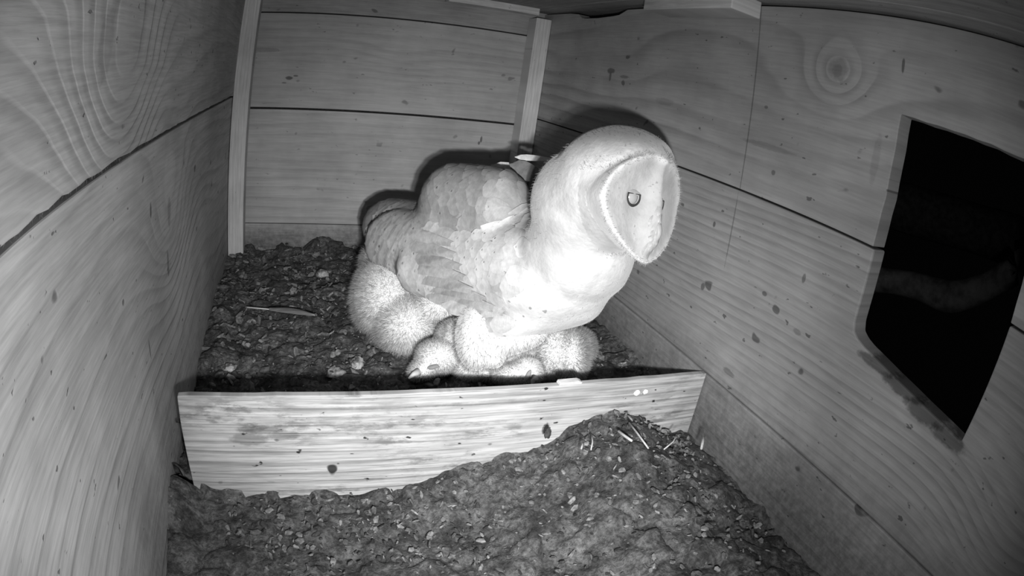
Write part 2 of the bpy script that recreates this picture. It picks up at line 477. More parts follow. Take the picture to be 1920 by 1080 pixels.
# single lumps, feather and straws
def lump(name, c, r, mat, label, cat, seed, group=None, rough=.3):
    bm = bmesh.new()
    bmesh.ops.create_icosphere(bm, subdivisions=4, radius=1)
    for v in bm.verts:
        k = 1 + rough * noise.fractal(v.co * 1.6 + Vector((seed, 0, 0)), 1, 2, 4) + .08 * noise.fractal(v.co * 6 + Vector((seed, 3, 0)), 1, 2, 3)
        v.co = Vector((v.co.x * r[0], v.co.y * r[1], v.co.z * r[2])) * k
    o = from_bm(name, bm, mat, smooth=True)
    o.location = c
    return tag(o, label, cat, group)
M_clod = plain('dark_dung', .05, 90, .5, bumpd=.002)
n = NT('stained_pellet')
vec, sp = n.coords()
n.put(n.b.inputs['Base Color'], n.gray(n.smooth(n.noise(vec, 70, 4, .6), .42, .58, .09, .42)))
n.bump(n.noise(vec, 200, 3), .6, .001); M_stain = n.m
def lz(x, y, dz=0.0): return (x, y, litter_h(x, y) + dz)
lump('dirt_clod', (.092, -.008, .057), (.011, .008, .012), M_clod, 'squarish dark clod against the back wall, left of two', 'clod', 1.0)
lump('dirt_clod', (.168, -.010, .066), (.030, .010, .013), M_clod, 'long ragged dark clod against the back wall beside the chick', 'clod', 2.0)
lump('owl_pellet', (0.1856, -0.3806, 0.0480), (.009, .009, .010), M_stain, 'white-stained owl pellet on the litter near the left chick', 'pellet', 3.0)
lump('owl_pellet', (0.1615, -0.3943, 0.0460), (.010, .008, .006), M_stain, 'low grey pellet just behind the board beside the white-stained one', 'pellet', 4.0)
lump('owl_pellet', (0.0388, -0.3747, 0.0420), (.007, .006, .005), M_stain, 'small pale flat pellet by the left wall', 'pellet', 5.0)
lump('owl_pellet', (0.1573, -0.1264, 0.0620), (.010, .007, .006), M_stain, 'pale crumbling pellet near the back wall', 'pellet', 6.0)
lump('owl_pellet', (0.2189, -0.3691, 0.0500), (.012, .008, .006), M_clod, 'dark rounded pellet under the left chick', 'pellet', 7.0)
lump('dropping', (.418, -.5735, .1155), (.0033, .0012, .0030), plain('chalk', .85, 50, .1), 'left one of two small white droppings on the face of the board', 'dropping', 8.0, rough=.15)
lump('dropping', (.4275, -.5735, .1157), (.0028, .0012, .0026), plain('chalk_white', .85, 50, .1), 'right one of two small white droppings on the face of the board', 'dropping', 9.0, rough=.15)

def tube(name, pts, r0, r1, mat, parent=None, seg=7):
    bm = bmesh.new()
    rings = []
    P = [Vector(p) for p in pts]
    for i, p in enumerate(P):
        t = (P[min(i + 1, len(P) - 1)] - P[max(i - 1, 0)]).normalized()
        a = t.orthogonal().normalized(); b = t.cross(a)
        r = r0 + (r1 - r0) * i / (len(P) - 1)
        rings.append([bm.verts.new(p + a * r * math.cos(k / seg * 6.2832) + b * r * math.sin(k / seg * 6.2832)) for k in range(seg)])
    for i in range(len(rings) - 1):
        for k in range(seg):
            bm.faces.new((rings[i][k], rings[i][(k + 1) % seg], rings[i + 1][(k + 1) % seg], rings[i + 1][k]))
    bm.faces.new(rings[0][::-1]); bm.faces.new(rings[-1])
    bmesh.ops.recalc_face_normals(bm, faces=bm.faces[:])
    return from_bm(name, bm, mat, parent, smooth=True)
M_straw = plain('dry_straw', .42, 200, .25, stretch=(1, 1, .3))
straws = [
    ((0.3839, -0.6184, 0.1155), (0.3815, -0.6377, 0.1168), (0.3790, -0.6582, 0.1175), .0009, 'longest pale straw leaning on the heap in front of the board'),
    ((0.3730, -0.6215, 0.1102), (0.3747, -0.6297, 0.1107), (0.3755, -0.6395, 0.1124), .0013, 'short thick pale straw at the top of the front heap'),
    ((0.4136, -0.6483, 0.1192), (0.4043, -0.6562, 0.1185), (0.3919, -0.6620, 0.1171), .0007, 'thin straw curving down the heap near the right wall'),
    ((0.4438, -0.6494, 0.1146), (0.4362, -0.6580, 0.1149), (0.4283, -0.6668, 0.1146), .0013, 'short pale upright straw nearest the right wall'),
    ((0.3486, -0.6205, 0.1078), (0.3462, -0.6272, 0.1064), (0.3412, -0.6351, 0.1051), .0007, 'upright thin straw at the left part of the front heap'),
    ((0.3393, -0.6236, 0.1052), (0.3364, -0.6284, 0.1058), (0.3331, -0.6333, 0.1060), .0008, 'very short pale straw at the left foot of the front heap'),
]
for a_, b_, c_, r_, lab in straws:
    tag(tube('straw', [a_, b_, c_], r_, r_ * .8, M_straw), lab, 'straw', 'straws on the litter in front of the board')
lump('dead_leaf', (0.3163, -0.6044, 0.1032), (.0028, .0016, .0055), M_clod, 'dark withered scrap leaning on the face of the board', 'leaf', 11.0, rough=.4)
lump('bark_scrap', (0.0134, -0.5348, 0.0787), (.009, .0016, .0028), M_clod, 'dark curled scrap of bark at the left end of the board', 'bark', 12.0, rough=.3)

# fallen feather on the litter
fe = empty('fallen_feather', (0.0933, -0.2613, 0.0620))
tag(fe, 'grey moulted feather with white quill lying on the litter by the left wall', 'feather')
p0, p1, p2, p3 = Vector((0.0527, -0.2590, 0.0630)), Vector((0.0831, -0.2671, 0.0660)), Vector((0.1110, -0.2718, 0.0660)), Vector((0.1417, -0.2817, 0.0640))
tube('quill', [p0 + Vector((0, 0, .002)), p1, p2, p3], .0009, .0003, plain('quill', .75, 80, .1), fe)
bm = bmesh.new()
N = 24
ax = (p3 - p1)
side = ax.cross(Vector((0, 0, 1))).normalized()
rows = []
for i in range(N + 1):
    t = i / N
    c = p1.lerp(p3, t) + Vector((0, 0, .0012 + .002 * math.sin(t * 3.1)))
    wd = .008 * math.sin(math.pi * min(1, t * .93 + .07)) ** .6 + .0003
    rows.append([bm.verts.new(c + side * wd * q + Vector((0, 0, -.0015 * q * q + (.0006 if q else .0009)))) for q in (-1, -.5, 0, .5, 1)])
for i in range(N):
    for k in range(4): bm.faces.new((rows[i][k], rows[i][k + 1], rows[i + 1][k + 1], rows[i + 1][k]))
from_bm('vane', bm, plain('feather_vane', .22, 150, .35, stretch=(.4, 3, 1)), fe, True)

# ================================================================ OUTSIDE THE ENTRANCE: dark barn with a crooked beam
M_beam = plain('old_oak', .16, 30, .5, bumpd=.004, stretch=(1, 1, 1))
def beam(name, pts, r, label):
    P = [Vector(p) for p in pts]
    Q = []
    for i in range(len(P) - 1):
        a = P[max(i - 1, 0)]; b = P[i]; c = P[i + 1]; d = P[min(i + 2, len(P) - 1)]
        for k in range(8):
            t = k / 8
            Q.append(.5 * ((2 * b) + (c - a) * t + (2 * a - 5 * b + 4 * c - d) * t * t + (3 * b - a - 3 * c + d) * t ** 3))
    Q.append(P[-1])
    o = tube(name, Q, r, r * .95, M_beam, seg=20)
    for v in o.data.vertices:
        v.co += v.normal * .008 * noise.fractal(v.co * 9, 1, 2, 3)
    return tag(o, label, 'beam')
beam('crooked_beam', [(1.2097, 0.0748, 0.0024), (1.3204, -0.0856, 0.0592), (1.4031, -0.2529, 0.1122), (1.4450, -0.4215, 0.1452), (1.4546, -0.5575, 0.2613), (1.4428, -0.6993, 0.4094), (1.4023, -0.8652, 0.5582)], .036,
     'crooked dark timber beam seen through the entrance hole')
beam('barn_rafter', [(2.5038, 1.1618, 0.1682), (2.7902, 0.6008, 0.1934), (2.9752, -0.0498, 0.2710), (3.0165, -0.8414, 0.3963)], .13, 'faint straight rafter in the dark beyond the entrance hole')

# ================================================================ ANIMALS
def plume(name, base, var=.1, sub=0.0, scale=90, bumpd=.0006):
    n = NT(name)
    vec, sp = n.coords()
    x = n.noise(vec, scale, 4, .6)
    c = n.smooth(x, .25, .75, base * (1 - var), min(1, base * (1 + var)))
    n.put(n.b.inputs['Base Color'], n.gray(c))
    n.b.inputs['Roughness'].default_value = .9
    n.b.inputs['Specular IOR Level'].default_value = .1
    if not sub:
        n.b.inputs['Sheen Weight'].default_value = .8; n.b.inputs['Sheen Roughness'].default_value = .45
    if sub:                                  # light passes through the fine strands
        tr = n.new('ShaderNodeBsdfTranslucent'); n.put(tr.inputs['Color'], n.gray(c))
        mx = n.new('ShaderNodeMixShader'); mx.inputs[0].default_value = sub
        n.t.links.new(n.b.outputs[0], mx.inputs[1]); n.t.links.new(tr.outputs[0], mx.inputs[2])
        tp = n.new('ShaderNodeBsdfTransparent'); m2 = n.new('ShaderNodeMixShader'); m2.inputs[0].default_value = .6
        n.t.links.new(mx.outputs[0], m2.inputs[1]); n.t.links.new(tp.outputs[0], m2.inputs[2])
        n.t.links.new(m2.outputs[0], n.t.nodes['Material Output'].inputs['Surface'])
    else:
        n.bump(n.noise(vec, 350, 3), .5, bumpd)
    return n.m

def blobs(name, rows, voxel=.0028, smooth=10, extra=None):
    """one continuous surface grown round overlapping rounded masses: rows of centre, three half-axes"""
    bm = bmesh.new()
    for c, a, b, d in rows:
        M = Matrix(((a[0], b[0], d[0], c[0]), (a[1], b[1], d[1], c[1]), (a[2], b[2], d[2], c[2]), (0, 0, 0, 1)))
        r = bmesh.ops.create_icosphere(bm, subdivisions=4, radius=1)
        bmesh.ops.transform(bm, matrix=M, verts=r['verts'])
    if extra: extra(bm)
    bmesh.ops.recalc_face_normals(bm, faces=bm.faces[:])
    me = bpy.data.meshes.new('tmp'); bm.to_mesh(me); bm.free()
    o = bpy.data.objects.new('tmp', me); COL.objects.link(o)
    m = o.modifiers.new('r', 'REMESH'); m.mode = 'VOXEL'; m.voxel_size = voxel
    m = o.modifiers.new('s', 'SMOOTH'); m.factor = .6; m.iterations = smooth
    dg = bpy.context.evaluated_depsgraph_get()
    out = bpy.data.meshes.new_from_object(o.evaluated_get(dg))
    bpy.data.objects.remove(o); bpy.data.meshes.remove(me)
    out.name = name
    return out

def samples(me, count, seed, accept=None):
    """COUNT random points on a mesh with their normals"""
    rnd = random.Random(seed)
    V = [v.co.copy() for v in me.vertices]; Nn = [v.normal.copy() for v in me.vertices]
    polys = [tuple(p.vertices) for p in me.polygons]; area = [p.area for p in me.polygons]
    out = []
    for k in rnd.choices(range(len(polys)), area, k=count):
        p = polys[k]
        wts = [rnd.random() + .01 for _ in p]; s = sum(wts)
        co = Vector(); nn = Vector()
        for w_, i in zip(wts, p):
            co += V[i] * (w_ / s); nn += Nn[i] * (w_ / s)
        nn.normalize()
        if accept is None or accept(co, nn): out.append((co, nn))
    return out

def down(name, me, count, length, seed, mat, parent, droop=(0, 0, -.5), width=.00042, accept=None, jitter=.5):
    """soft down: thousands of fine tapering strands standing off the body"""
    rnd = random.Random(seed)
    V = []; F = []; NR = []
    for co, nn in samples(me, count, seed, accept):
        L = length * rnd.uniform(.55, 1.25)
        d = (nn + Vector((rnd.gauss(0, jitter), rnd.gauss(0, jitter), rnd.gauss(0, jitter))) * .7 + Vector(droop) * .5).normalized()
        s = d.cross(Vector((rnd.gauss(0, 1), rnd.gauss(0, 1), rnd.gauss(0, 1)))).normalized()
        w_ = width * rnd.uniform(.7, 1.3)
        r = co - nn * .001
        m1 = r + d * L * .5
        e = r + d * L * .95 + (Vector(droop) + Vector((rnd.gauss(0, .4), rnd.gauss(0, .4), 0))) * L * .25
        b = len(V)
        V += [r - s * w_, r + s * w_, m1 - s * w_ * .7, m1 + s * w_ * .7, e]
        F += [(b, b + 1, b + 3, b + 2), (b + 2, b + 3, b + 4)]
        fn_ = d.cross(s) * rnd.choice((-1, 1))
        NR += [(nn * .45 + fn_).normalized()] * 5
    m = bpy.data.meshes.new(name); m.from_pydata(V, [], F); m.update()
    o = link(name, m, mat, parent)
    m.normals_split_custom_set_from_vertices([tuple(q) for q in NR])
    return o

def feathers_material(name):
    n = NT(name)
    uv = n.new('ShaderNodeUVMap'); uv.uv_map = 'UVMap'
    s = n.new('ShaderNodeSeparateXYZ'); n.put(s.inputs[0], uv.outputs[0])
    at = n.new('ShaderNodeAttribute'); at.attribute_name = 'tone'
    a = n.new('ShaderNodeSeparateColor'); n.put(a.inputs[0], at.outputs['Color'])
    tone, dot, bar = a.outputs[0], a.outputs[1], a.outputs[2]
    u, v = s.outputs[0], s.outputs[1]
    vec, sp = n.coords()
    du = n.math('DIVIDE', n.math('SUBTRACT', u, .5), .075); dv = n.math('DIVIDE', n.math('SUBTRACT', v, .86), .032)
    r = n.math('ADD', n.math('MULTIPLY', du, du), n.math('MULTIPLY', dv, dv))
    dd = n.math('MULTIPLY', n.smooth(r, .5, 1.4, 1, 0), dot)
    bars = n.smooth(n.math('ADD', n.math('SINE', n.math('ADD', n.math('MULTIPLY', v, 20), n.math('MULTIPLY', sp[2], 260))), n.math('MULTIPLY', n.math('SUBTRACT', n.noise(vec, 90, 2), .5), 2.5)), .2, 1.0)
    bars = n.math('MULTIPLY', bars, bar)
    c = n.math('MULTIPLY', tone, n.smooth(v, .35, 1.0, .86, 1.12))
    c = n.math('MULTIPLY', c, n.smooth(n.noise(vec, 150, 4, .65), .3, .7, .88, 1.12))
    barb = n.noise(n.comb(n.math('MULTIPLY', u, 3), n.math('MULTIPLY', v, 60), n.math('MULTIPLY', sp[0], 90)), 1, 2)
    c = n.math('MULTIPLY', c, n.smooth(barb, .3, .7, .93, 1.07))
    c = n.math('MULTIPLY', c, n.math('SUBTRACT', 1, n.math('MULTIPLY', dd, .72)))
    c = n.math('MULTIPLY', c, n.math('SUBTRACT', 1, n.math('MULTIPLY', bars, .55)))
    c = n.math('MINIMUM', c, .9)
    n.put(n.b.inputs['Base Color'], n.gray(c))
    n.b.inputs['Roughness'].default_value = .85
    n.b.inputs['Specular IOR Level'].default_value = .12
    return n.m
M_feather = feathers_material('owl_plumage')

def feather_mesh(name, items, parent, bvh=None, off=.0006):
    """items: (root, normal, direction, length, width, lift, (tone, dot, bar))"""
    V = []; F = []; UV = []; TC = []; NR = []
    NU, NV = 4, 7
    for root, nn, d, L, W, lift, tone in items:
        s = d.cross(nn).normalized()
        d = (d - nn * d.dot(nn)).normalized()
        b = len(V)
        for j in range(NV + 1):
            t = j / NV
            wd = W * (.30 + .70 * math.sin(min(1, t * 1.25) * math.pi / 2)) * (math.sqrt(max(0, 1 - ((t - .62) / .38) ** 2)) if t > .62 else 1)
            wd = max(wd, W * .03)
            cen = root + d * L * t + nn * (lift * t - .10 * L * t * t)
            for i in range(NU + 1):
                q = i / NU * 2 - 1
                P = cen + s * wd * q - nn * (W * .28 * q * q)
                if bvh:
                    hit = bvh.find_nearest(P)
                    if hit[0] is not None:
                        P = hit[0] + hit[1] * (off + lift * t * (1 - .35 * q * q))
                        NR.append((hit[1] + s * q * .10 + d * .10 * (t - .5)).normalized())
                        V.append(P); UV.append((i / NU, t)); TC.append(tone)
                        continue
                V.append(P)
                UV.append((i / NU, t)); TC.append(tone)
                NR.append((nn * 1.0 + s * q * .22 + d * (.25 * (t - .5))).normalized())
        for j in range(NV):
            for i in range(NU):
                k = b + j * (NU + 1) + i
                F.append((k, k + 1, k + NU + 2, k + NU + 1))
    m = bpy.data.meshes.new(name); m.from_pydata(V, [], F); m.update()
    ul = m.uv_layers.new(name='UVMap')
    li = np.zeros(len(m.loops), dtype=np.int32); m.loops.foreach_get('vertex_index', li)
    ul.data.foreach_set('uv', np.array(UV, dtype=np.float32)[li].ravel())
    ca = m.color_attributes.new('tone', 'FLOAT_COLOR', 'POINT')
    ca.data.foreach_set('color', np.array([t + (1.0,) for t in TC], dtype=np.float32).ravel())
    o = link(name, m, M_feather, parent)
    m.normals_split_custom_set_from_vertices([tuple(q) for q in NR])
    return o

# ---------------------------------------------------------------- the adult barn owl
owl = empty('barn_owl', (0.3193, -0.4187, 0.0550))
tag(owl, 'adult barn owl leaning forward over the chicks, pale heart-shaped face turned right', 'owl')
SH = Vector((0.3599, -0.4819, 0.2155)); TL = Vector((0.2131, -0.1933, 0.1737))
TD = (TL - SH).normalized(); TLEN = (TL - SH).length
CROWN = Vector((0.3817, -0.5141, 0.3475))
HC = Vector((0.3835, -0.5160, 0.2918))       # middle of the head
FN = Vector((0.4146, -0.8981, 0.1468))                      # where the face looks
fc = Vector((0.3977, -0.5740, 0.2904))
FNv = FN.normalized()
FUp = Vector(UX); FUp = (FUp - FNv * FUp.dot(FNv)).normalized()
FRt = FNv.cross(FUp) * -1
if FRt.dot(Vector(RX)) < 0: FRt = -FRt
def disc_r(phi):
    """heart outline: phi = 0 to the right, pi/2 up"""
    c, s = math.cos(phi), math.sin(phi)
    a = .0590; b = .042 if s > 0 else .0485
    r = 1 / math.sqrt((c / a) ** 2 + (s / b) ** 2)
    if s < 0: r *= 1 - .10 * abs(c) * abs(s) * 2
    r *= 1 - .07 * math.exp(-((phi - math.pi / 2) / .22) ** 2)      # notch of the heart
    return r
def disc_h(x, y, rho):
    h = -.010 - 4.3 * x * x - 1.6 * y * y
    h += .0085 * rho ** 5                                            # rim rises
    h += -.0045 * math.exp(-((abs(x) - .0205) / .0115) ** 2 - ((y - .004) / .012) ** 2)
    t = max(0, min(1, (.034 - y) / .05))
    h += (.0068 + .0050 * t) * math.exp(-(x / (.0060 + .004 * t)) ** 2) * (1 if y > -.030 else max(0, 1 - (-.030 - y) / .014))
    return h
def disc_p(x, y, rho, dh=0.0): return fc + FRt * x + FUp * y + FNv * (disc_h(x, y, rho) + dh)
def norm_phi(ph): return (ph + math.pi / 2) % (2 * math.pi) - math.pi / 2
def add_disc(bm):
    NP, NQ = 96, 40
    cen = bm.verts.new(disc_p(0, 0, 0)); rings = []
    for j in range(1, NQ + 1):
        rho = j / NQ; ring = []
        for i in range(NP):
            ph = norm_phi(i / NP * 2 * math.pi); r = disc_r(ph) * rho
            ring.append(bm.verts.new(disc_p(r * math.cos(ph), r * math.sin(ph), rho)))
        rings.append(ring)
    for f_, dh in ((1.01, -.003), (.95, -.011), (.78, -.030)):
        ring = []
        for i in range(NP):
            ph = norm_phi(i / NP * 2 * math.pi); r = disc_r(ph)
            x, y = r * math.cos(ph), r * math.sin(ph)
            ring.append(bm.verts.new(disc_p(x, y, 1, dh) + (FRt * x + FUp * y) * (f_ - 1)))
        rings.append(ring)
    for i in range(NP): bm.faces.new((cen, rings[0][i], rings[0][(i + 1) % NP]))
    for j in range(len(rings) - 1):
        for i in range(NP): bm.faces.new((rings[j][i], rings[j + 1][i], rings[j + 1][(i + 1) % NP], rings[j][(i + 1) % NP]))
    bm.faces.new(rings[-1])

core = blobs('core', [
    ((0.3875, -0.5183, 0.2926), (0.0517, -0.0291, 0.0120), (-0.0053, 0.0133, 0.0549), (0.0327, 0.0541, -0.0099)),
    ((0.3711, -0.4906, 0.2681), (0.0443, -0.0216, 0.0090), (-0.0039, 0.0140, 0.0530), (0.0268, 0.0502, -0.0113)),
    ((0.3779, -0.4834, 0.2219), (0.0488, -0.0233, 0.0097), (-0.0018, 0.0163, 0.0482), (0.0252, 0.0466, -0.0148)),
    ((0.3965, -0.4938, 0.2045), (0.0269, -0.0139, 0.0057), (-0.0005, 0.0090, 0.0240), (0.0195, 0.0329, -0.0119)),
    ((0.3637, -0.4612, 0.1804), (0.0556, -0.0234, 0.0098), (-0.0004, 0.0155, 0.0396), (0.0228, 0.0467, -0.0180)),
    ((0.3757, -0.4661, 0.1994), (0.0497, -0.0224, 0.0093), (-0.0012, 0.0180, 0.0495), (0.0241, 0.0466, -0.0164)),
    ((0.3705, -0.4502, 0.1962), (0.0496, -0.0213, 0.0089), (-0.0012, 0.0176, 0.0491), (0.0223, 0.0455, -0.0158)),
    ((0.3648, -0.4342, 0.1932), (0.0494, -0.0201, 0.0084), (-0.0013, 0.0172, 0.0486), (0.0206, 0.0443, -0.0152)),
    ((0.3585, -0.4182, 0.1902), (0.0490, -0.0189, 0.0079), (-0.0013, 0.0168, 0.0480), (0.0189, 0.0430, -0.0145)),
    ((0.3517, -0.4022, 0.1874), (0.0486, -0.0177, 0.0074), (-0.0013, 0.0163, 0.0474), (0.0173, 0.0417, -0.0139)),
    ((0.3444, -0.3862, 0.1846), (0.0480, -0.0165, 0.0070), (-0.0013, 0.0159, 0.0467), (0.0158, 0.0404, -0.0133)),
    ((0.3365, -0.3703, 0.1820), (0.0474, -0.0153, 0.0065), (-0.0013, 0.0154, 0.0459), (0.0143, 0.0390, -0.0126)),
    ((0.3281, -0.3544, 0.1795), (0.0467, -0.0141, 0.0060), (-0.0013, 0.0149, 0.0451), (0.0129, 0.0375, -0.0120)),
    ((0.3192, -0.3386, 0.1772), (0.0458, -0.0130, 0.0055), (-0.0013, 0.0143, 0.0442), (0.0116, 0.0361, -0.0114)),
    ((0.3097, -0.3229, 0.1749), (0.0449, -0.0118, 0.0050), (-0.0012, 0.0138, 0.0432), (0.0103, 0.0345, -0.0107)),
    ((0.2996, -0.3073, 0.1729), (0.0438, -0.0107, 0.0046), (-0.0012, 0.0133, 0.0422), (0.0091, 0.0330, -0.0101)),
    ((0.2890, -0.2918, 0.1709), (0.0426, -0.0096, 0.0041), (-0.0011, 0.0127, 0.0411), (0.0080, 0.0314, -0.0095)),
    ((0.2779, -0.2764, 0.1691), (0.0414, -0.0085, 0.0037), (-0.0011, 0.0122, 0.0399), (0.0069, 0.0297, -0.0089)),
    ((0.2663, -0.2612, 0.1675), (0.0400, -0.0074, 0.0033), (-0.0010, 0.0116, 0.0387), (0.0059, 0.0281, -0.0083)),
    ((0.2541, -0.2461, 0.1660), (0.0385, -0.0064, 0.0029), (-0.0009, 0.0110, 0.0374), (0.0050, 0.0264, -0.0077)),
    ((0.2413, -0.2312, 0.1646), (0.0370, -0.0055, 0.0025), (-0.0008, 0.0104, 0.0360), (0.0041, 0.0247, -0.0071)),
    ((0.3314, -0.3764, 0.2272), (0.0337, -0.0110, 0.0047), (-0.0024, 0.0126, 0.0467), (0.0166, 0.0458, -0.0115)),
    ((0.3258, -0.3642, 0.2246), (0.0350, -0.0110, 0.0046), (-0.0023, 0.0127, 0.0475), (0.0156, 0.0451, -0.0112)),
    ((0.3199, -0.3520, 0.2220), (0.0364, -0.0108, 0.0046), (-0.0023, 0.0128, 0.0482), (0.0146, 0.0444, -0.0110)),
    ((0.3137, -0.3398, 0.2195), (0.0379, -0.0107, 0.0046), (-0.0023, 0.0129, 0.0490), (0.0137, 0.0437, -0.0108)),
    ((0.3072, -0.3277, 0.2170), (0.0393, -0.0105, 0.0045), (-0.0022, 0.0130, 0.0498), (0.0127, 0.0429, -0.0106)),
    ((0.3004, -0.3157, 0.2146), (0.0408, -0.0103, 0.0044), (-0.0022, 0.0131, 0.0505), (0.0118, 0.0422, -0.0104)),
    ((0.3946, -0.4734, 0.1612), (0.0240, -0.0065, 0.0163), (-0.0076, 0.0111, 0.0156), (0.0184, 0.0326, -0.0142)),
    ((0.3880, -0.4711, 0.1580), (0.0248, -0.0068, 0.0154), (-0.0069, 0.0108, 0.0159), (0.0177, 0.0324, -0.0142)),
    ((0.3814, -0.4689, 0.1549), (0.0256, -0.0072, 0.0145), (-0.0062, 0.0105, 0.0162), (0.0171, 0.0322, -0.0143)),
    ((0.3747, -0.4668, 0.1518), (0.0264, -0.0075, 0.0136), (-0.0055, 0.0102, 0.0165), (0.0165, 0.0319, -0.0143)),
    ((0.3680, -0.4647, 0.1487), (0.0271, -0.0079, 0.0126), (-0.0049, 0.0100, 0.0167), (0.0159, 0.0317, -0.0143)),
    ((0.3612, -0.4628, 0.1457), (0.0278, -0.0082, 0.0116), (-0.0041, 0.0097, 0.0169), (0.0152, 0.0314, -0.0144)),
    ((0.3544, -0.4609, 0.1427), (0.0285, -0.0085, 0.0105), (-0.0034, 0.0095, 0.0171), (0.0146, 0.0312, -0.0144)),
    ((0.3476, -0.4591, 0.1397), (0.0291, -0.0089, 0.0094), (-0.0027, 0.0092, 0.0172), (0.0140, 0.0309, -0.0144)),
    ((0.3407, -0.4574, 0.1368), (0.0297, -0.0092, 0.0082), (-0.0020, 0.0090, 0.0173), (0.0135, 0.0307, -0.0144)),
    ((0.3338, -0.4558, 0.1339), (0.0302, -0.0095, 0.0071), (-0.0013, 0.0088, 0.0173), (0.0129, 0.0304, -0.0144))] + [
    ((0.3419, -0.4671, 0.1935), (0.0356, -0.0162, -0.0006), (0.0062, 0.0122, 0.0411), (0.0093, 0.0208, -0.0076)),
    ((0.3380, -0.4562, 0.1912), (0.0359, -0.0158, -0.0007), (0.0062, 0.0121, 0.0410), (0.0088, 0.0203, -0.0073)),
    ((0.3339, -0.4453, 0.1889), (0.0362, -0.0154, -0.0009), (0.0062, 0.0121, 0.0409), (0.0082, 0.0198, -0.0071)),
    ((0.3295, -0.4344, 0.1867), (0.0365, -0.0149, -0.0011), (0.0062, 0.0120, 0.0408), (0.0077, 0.0193, -0.0068)),
    ((0.3248, -0.4235, 0.1846), (0.0367, -0.0145, -0.0013), (0.0062, 0.0119, 0.0407), (0.0072, 0.0188, -0.0066)),
    ((0.3199, -0.4126, 0.1825), (0.0369, -0.0140, -0.0015), (0.0062, 0.0119, 0.0405), (0.0067, 0.0183, -0.0064)),
    ((0.3147, -0.4017, 0.1804), (0.0371, -0.0135, -0.0017), (0.0061, 0.0118, 0.0403), (0.0062, 0.0177, -0.0061)),
    ((0.3092, -0.3909, 0.1784), (0.0373, -0.0131, -0.0019), (0.0061, 0.0117, 0.0402), (0.0057, 0.0172, -0.0059)),
    ((0.3035, -0.3801, 0.1765), (0.0375, -0.0126, -0.0021), (0.0061, 0.0116, 0.0399), (0.0053, 0.0166, -0.0056)),
    ((0.2976, -0.3693, 0.1746), (0.0376, -0.0121, -0.0023), (0.0061, 0.0115, 0.0397), (0.0048, 0.0161, -0.0054)),
    ((0.2913, -0.3585, 0.1728), (0.0377, -0.0116, -0.0025), (0.0061, 0.0114, 0.0394), (0.0044, 0.0155, -0.0052)),
    ((0.2848, -0.3478, 0.1711), (0.0378, -0.0111, -0.0027), (0.0061, 0.0113, 0.0392), (0.0040, 0.0149, -0.0049)),
    ((0.2781, -0.3372, 0.1694), (0.0379, -0.0106, -0.0029), (0.0060, 0.0112, 0.0388), (0.0036, 0.0143, -0.0047)),
    ((0.2710, -0.3266, 0.1678), (0.0379, -0.0101, -0.0030), (0.0060, 0.0110, 0.0385), (0.0033, 0.0137, -0.0045)),
    ((0.2638, -0.3160, 0.1662), (0.0380, -0.0095, -0.0032), (0.0060, 0.0109, 0.0382), (0.0029, 0.0131, -0.0042)),
    ((0.2562, -0.3055, 0.1648), (0.0380, -0.0090, -0.0034), (0.0060, 0.0108, 0.0378), (0.0026, 0.0125, -0.0040)),
    ((0.2484, -0.2951, 0.1634), (0.0379, -0.0085, -0.0036), (0.0059, 0.0107, 0.0374), (0.0023, 0.0119, -0.0038)),
    ((0.2404, -0.2847, 0.1620), (0.0379, -0.0080, -0.0038), (0.0059, 0.0105, 0.0370), (0.0020, 0.0113, -0.0035)),
    ((0.3399, -0.4632, 0.1628), (0.0225, -0.0084, 0.0035), (0.0000, 0.0082, 0.0194), (0.0075, 0.0171, -0.0072)),
    ((0.3327, -0.4499, 0.1609), (0.0229, -0.0081, 0.0034), (-0.0000, 0.0084, 0.0202), (0.0069, 0.0167, -0.0069)),
    ((0.3250, -0.4366, 0.1591), (0.0233, -0.0078, 0.0033), (-0.0001, 0.0086, 0.0210), (0.0064, 0.0162, -0.0066)),
    ((0.3169, -0.4234, 0.1574), (0.0237, -0.0074, 0.0032), (-0.0001, 0.0088, 0.0219), (0.0058, 0.0158, -0.0064)),
    ((0.3084, -0.4103, 0.1559), (0.0241, -0.0071, 0.0030), (-0.0002, 0.0090, 0.0227), (0.0053, 0.0154, -0.0061)),
    ((0.2994, -0.3972, 0.1545), (0.0245, -0.0067, 0.0029), (-0.0002, 0.0092, 0.0236), (0.0048, 0.0149, -0.0058)),
    ((0.2901, -0.3843, 0.1533), (0.0249, -0.0063, 0.0027), (-0.0003, 0.0094, 0.0245), (0.0043, 0.0144, -0.0055)),
    ((0.2802, -0.3715, 0.1522), (0.0253, -0.0059, 0.0026), (-0.0003, 0.0096, 0.0254), (0.0038, 0.0139, -0.0052)),
    ((0.2700, -0.3588, 0.1513), (0.0256, -0.0055, 0.0024), (-0.0003, 0.0098, 0.0263), (0.0034, 0.0134, -0.0049)),
    ((0.2593, -0.3462, 0.1505), (0.0260, -0.0051, 0.0022), (-0.0004, 0.0100, 0.0272), (0.0029, 0.0129, -0.0047))], .0030, 26)
def add_core_and_disc(bm):
    bm.from_mesh(core)
    add_disc(bm)
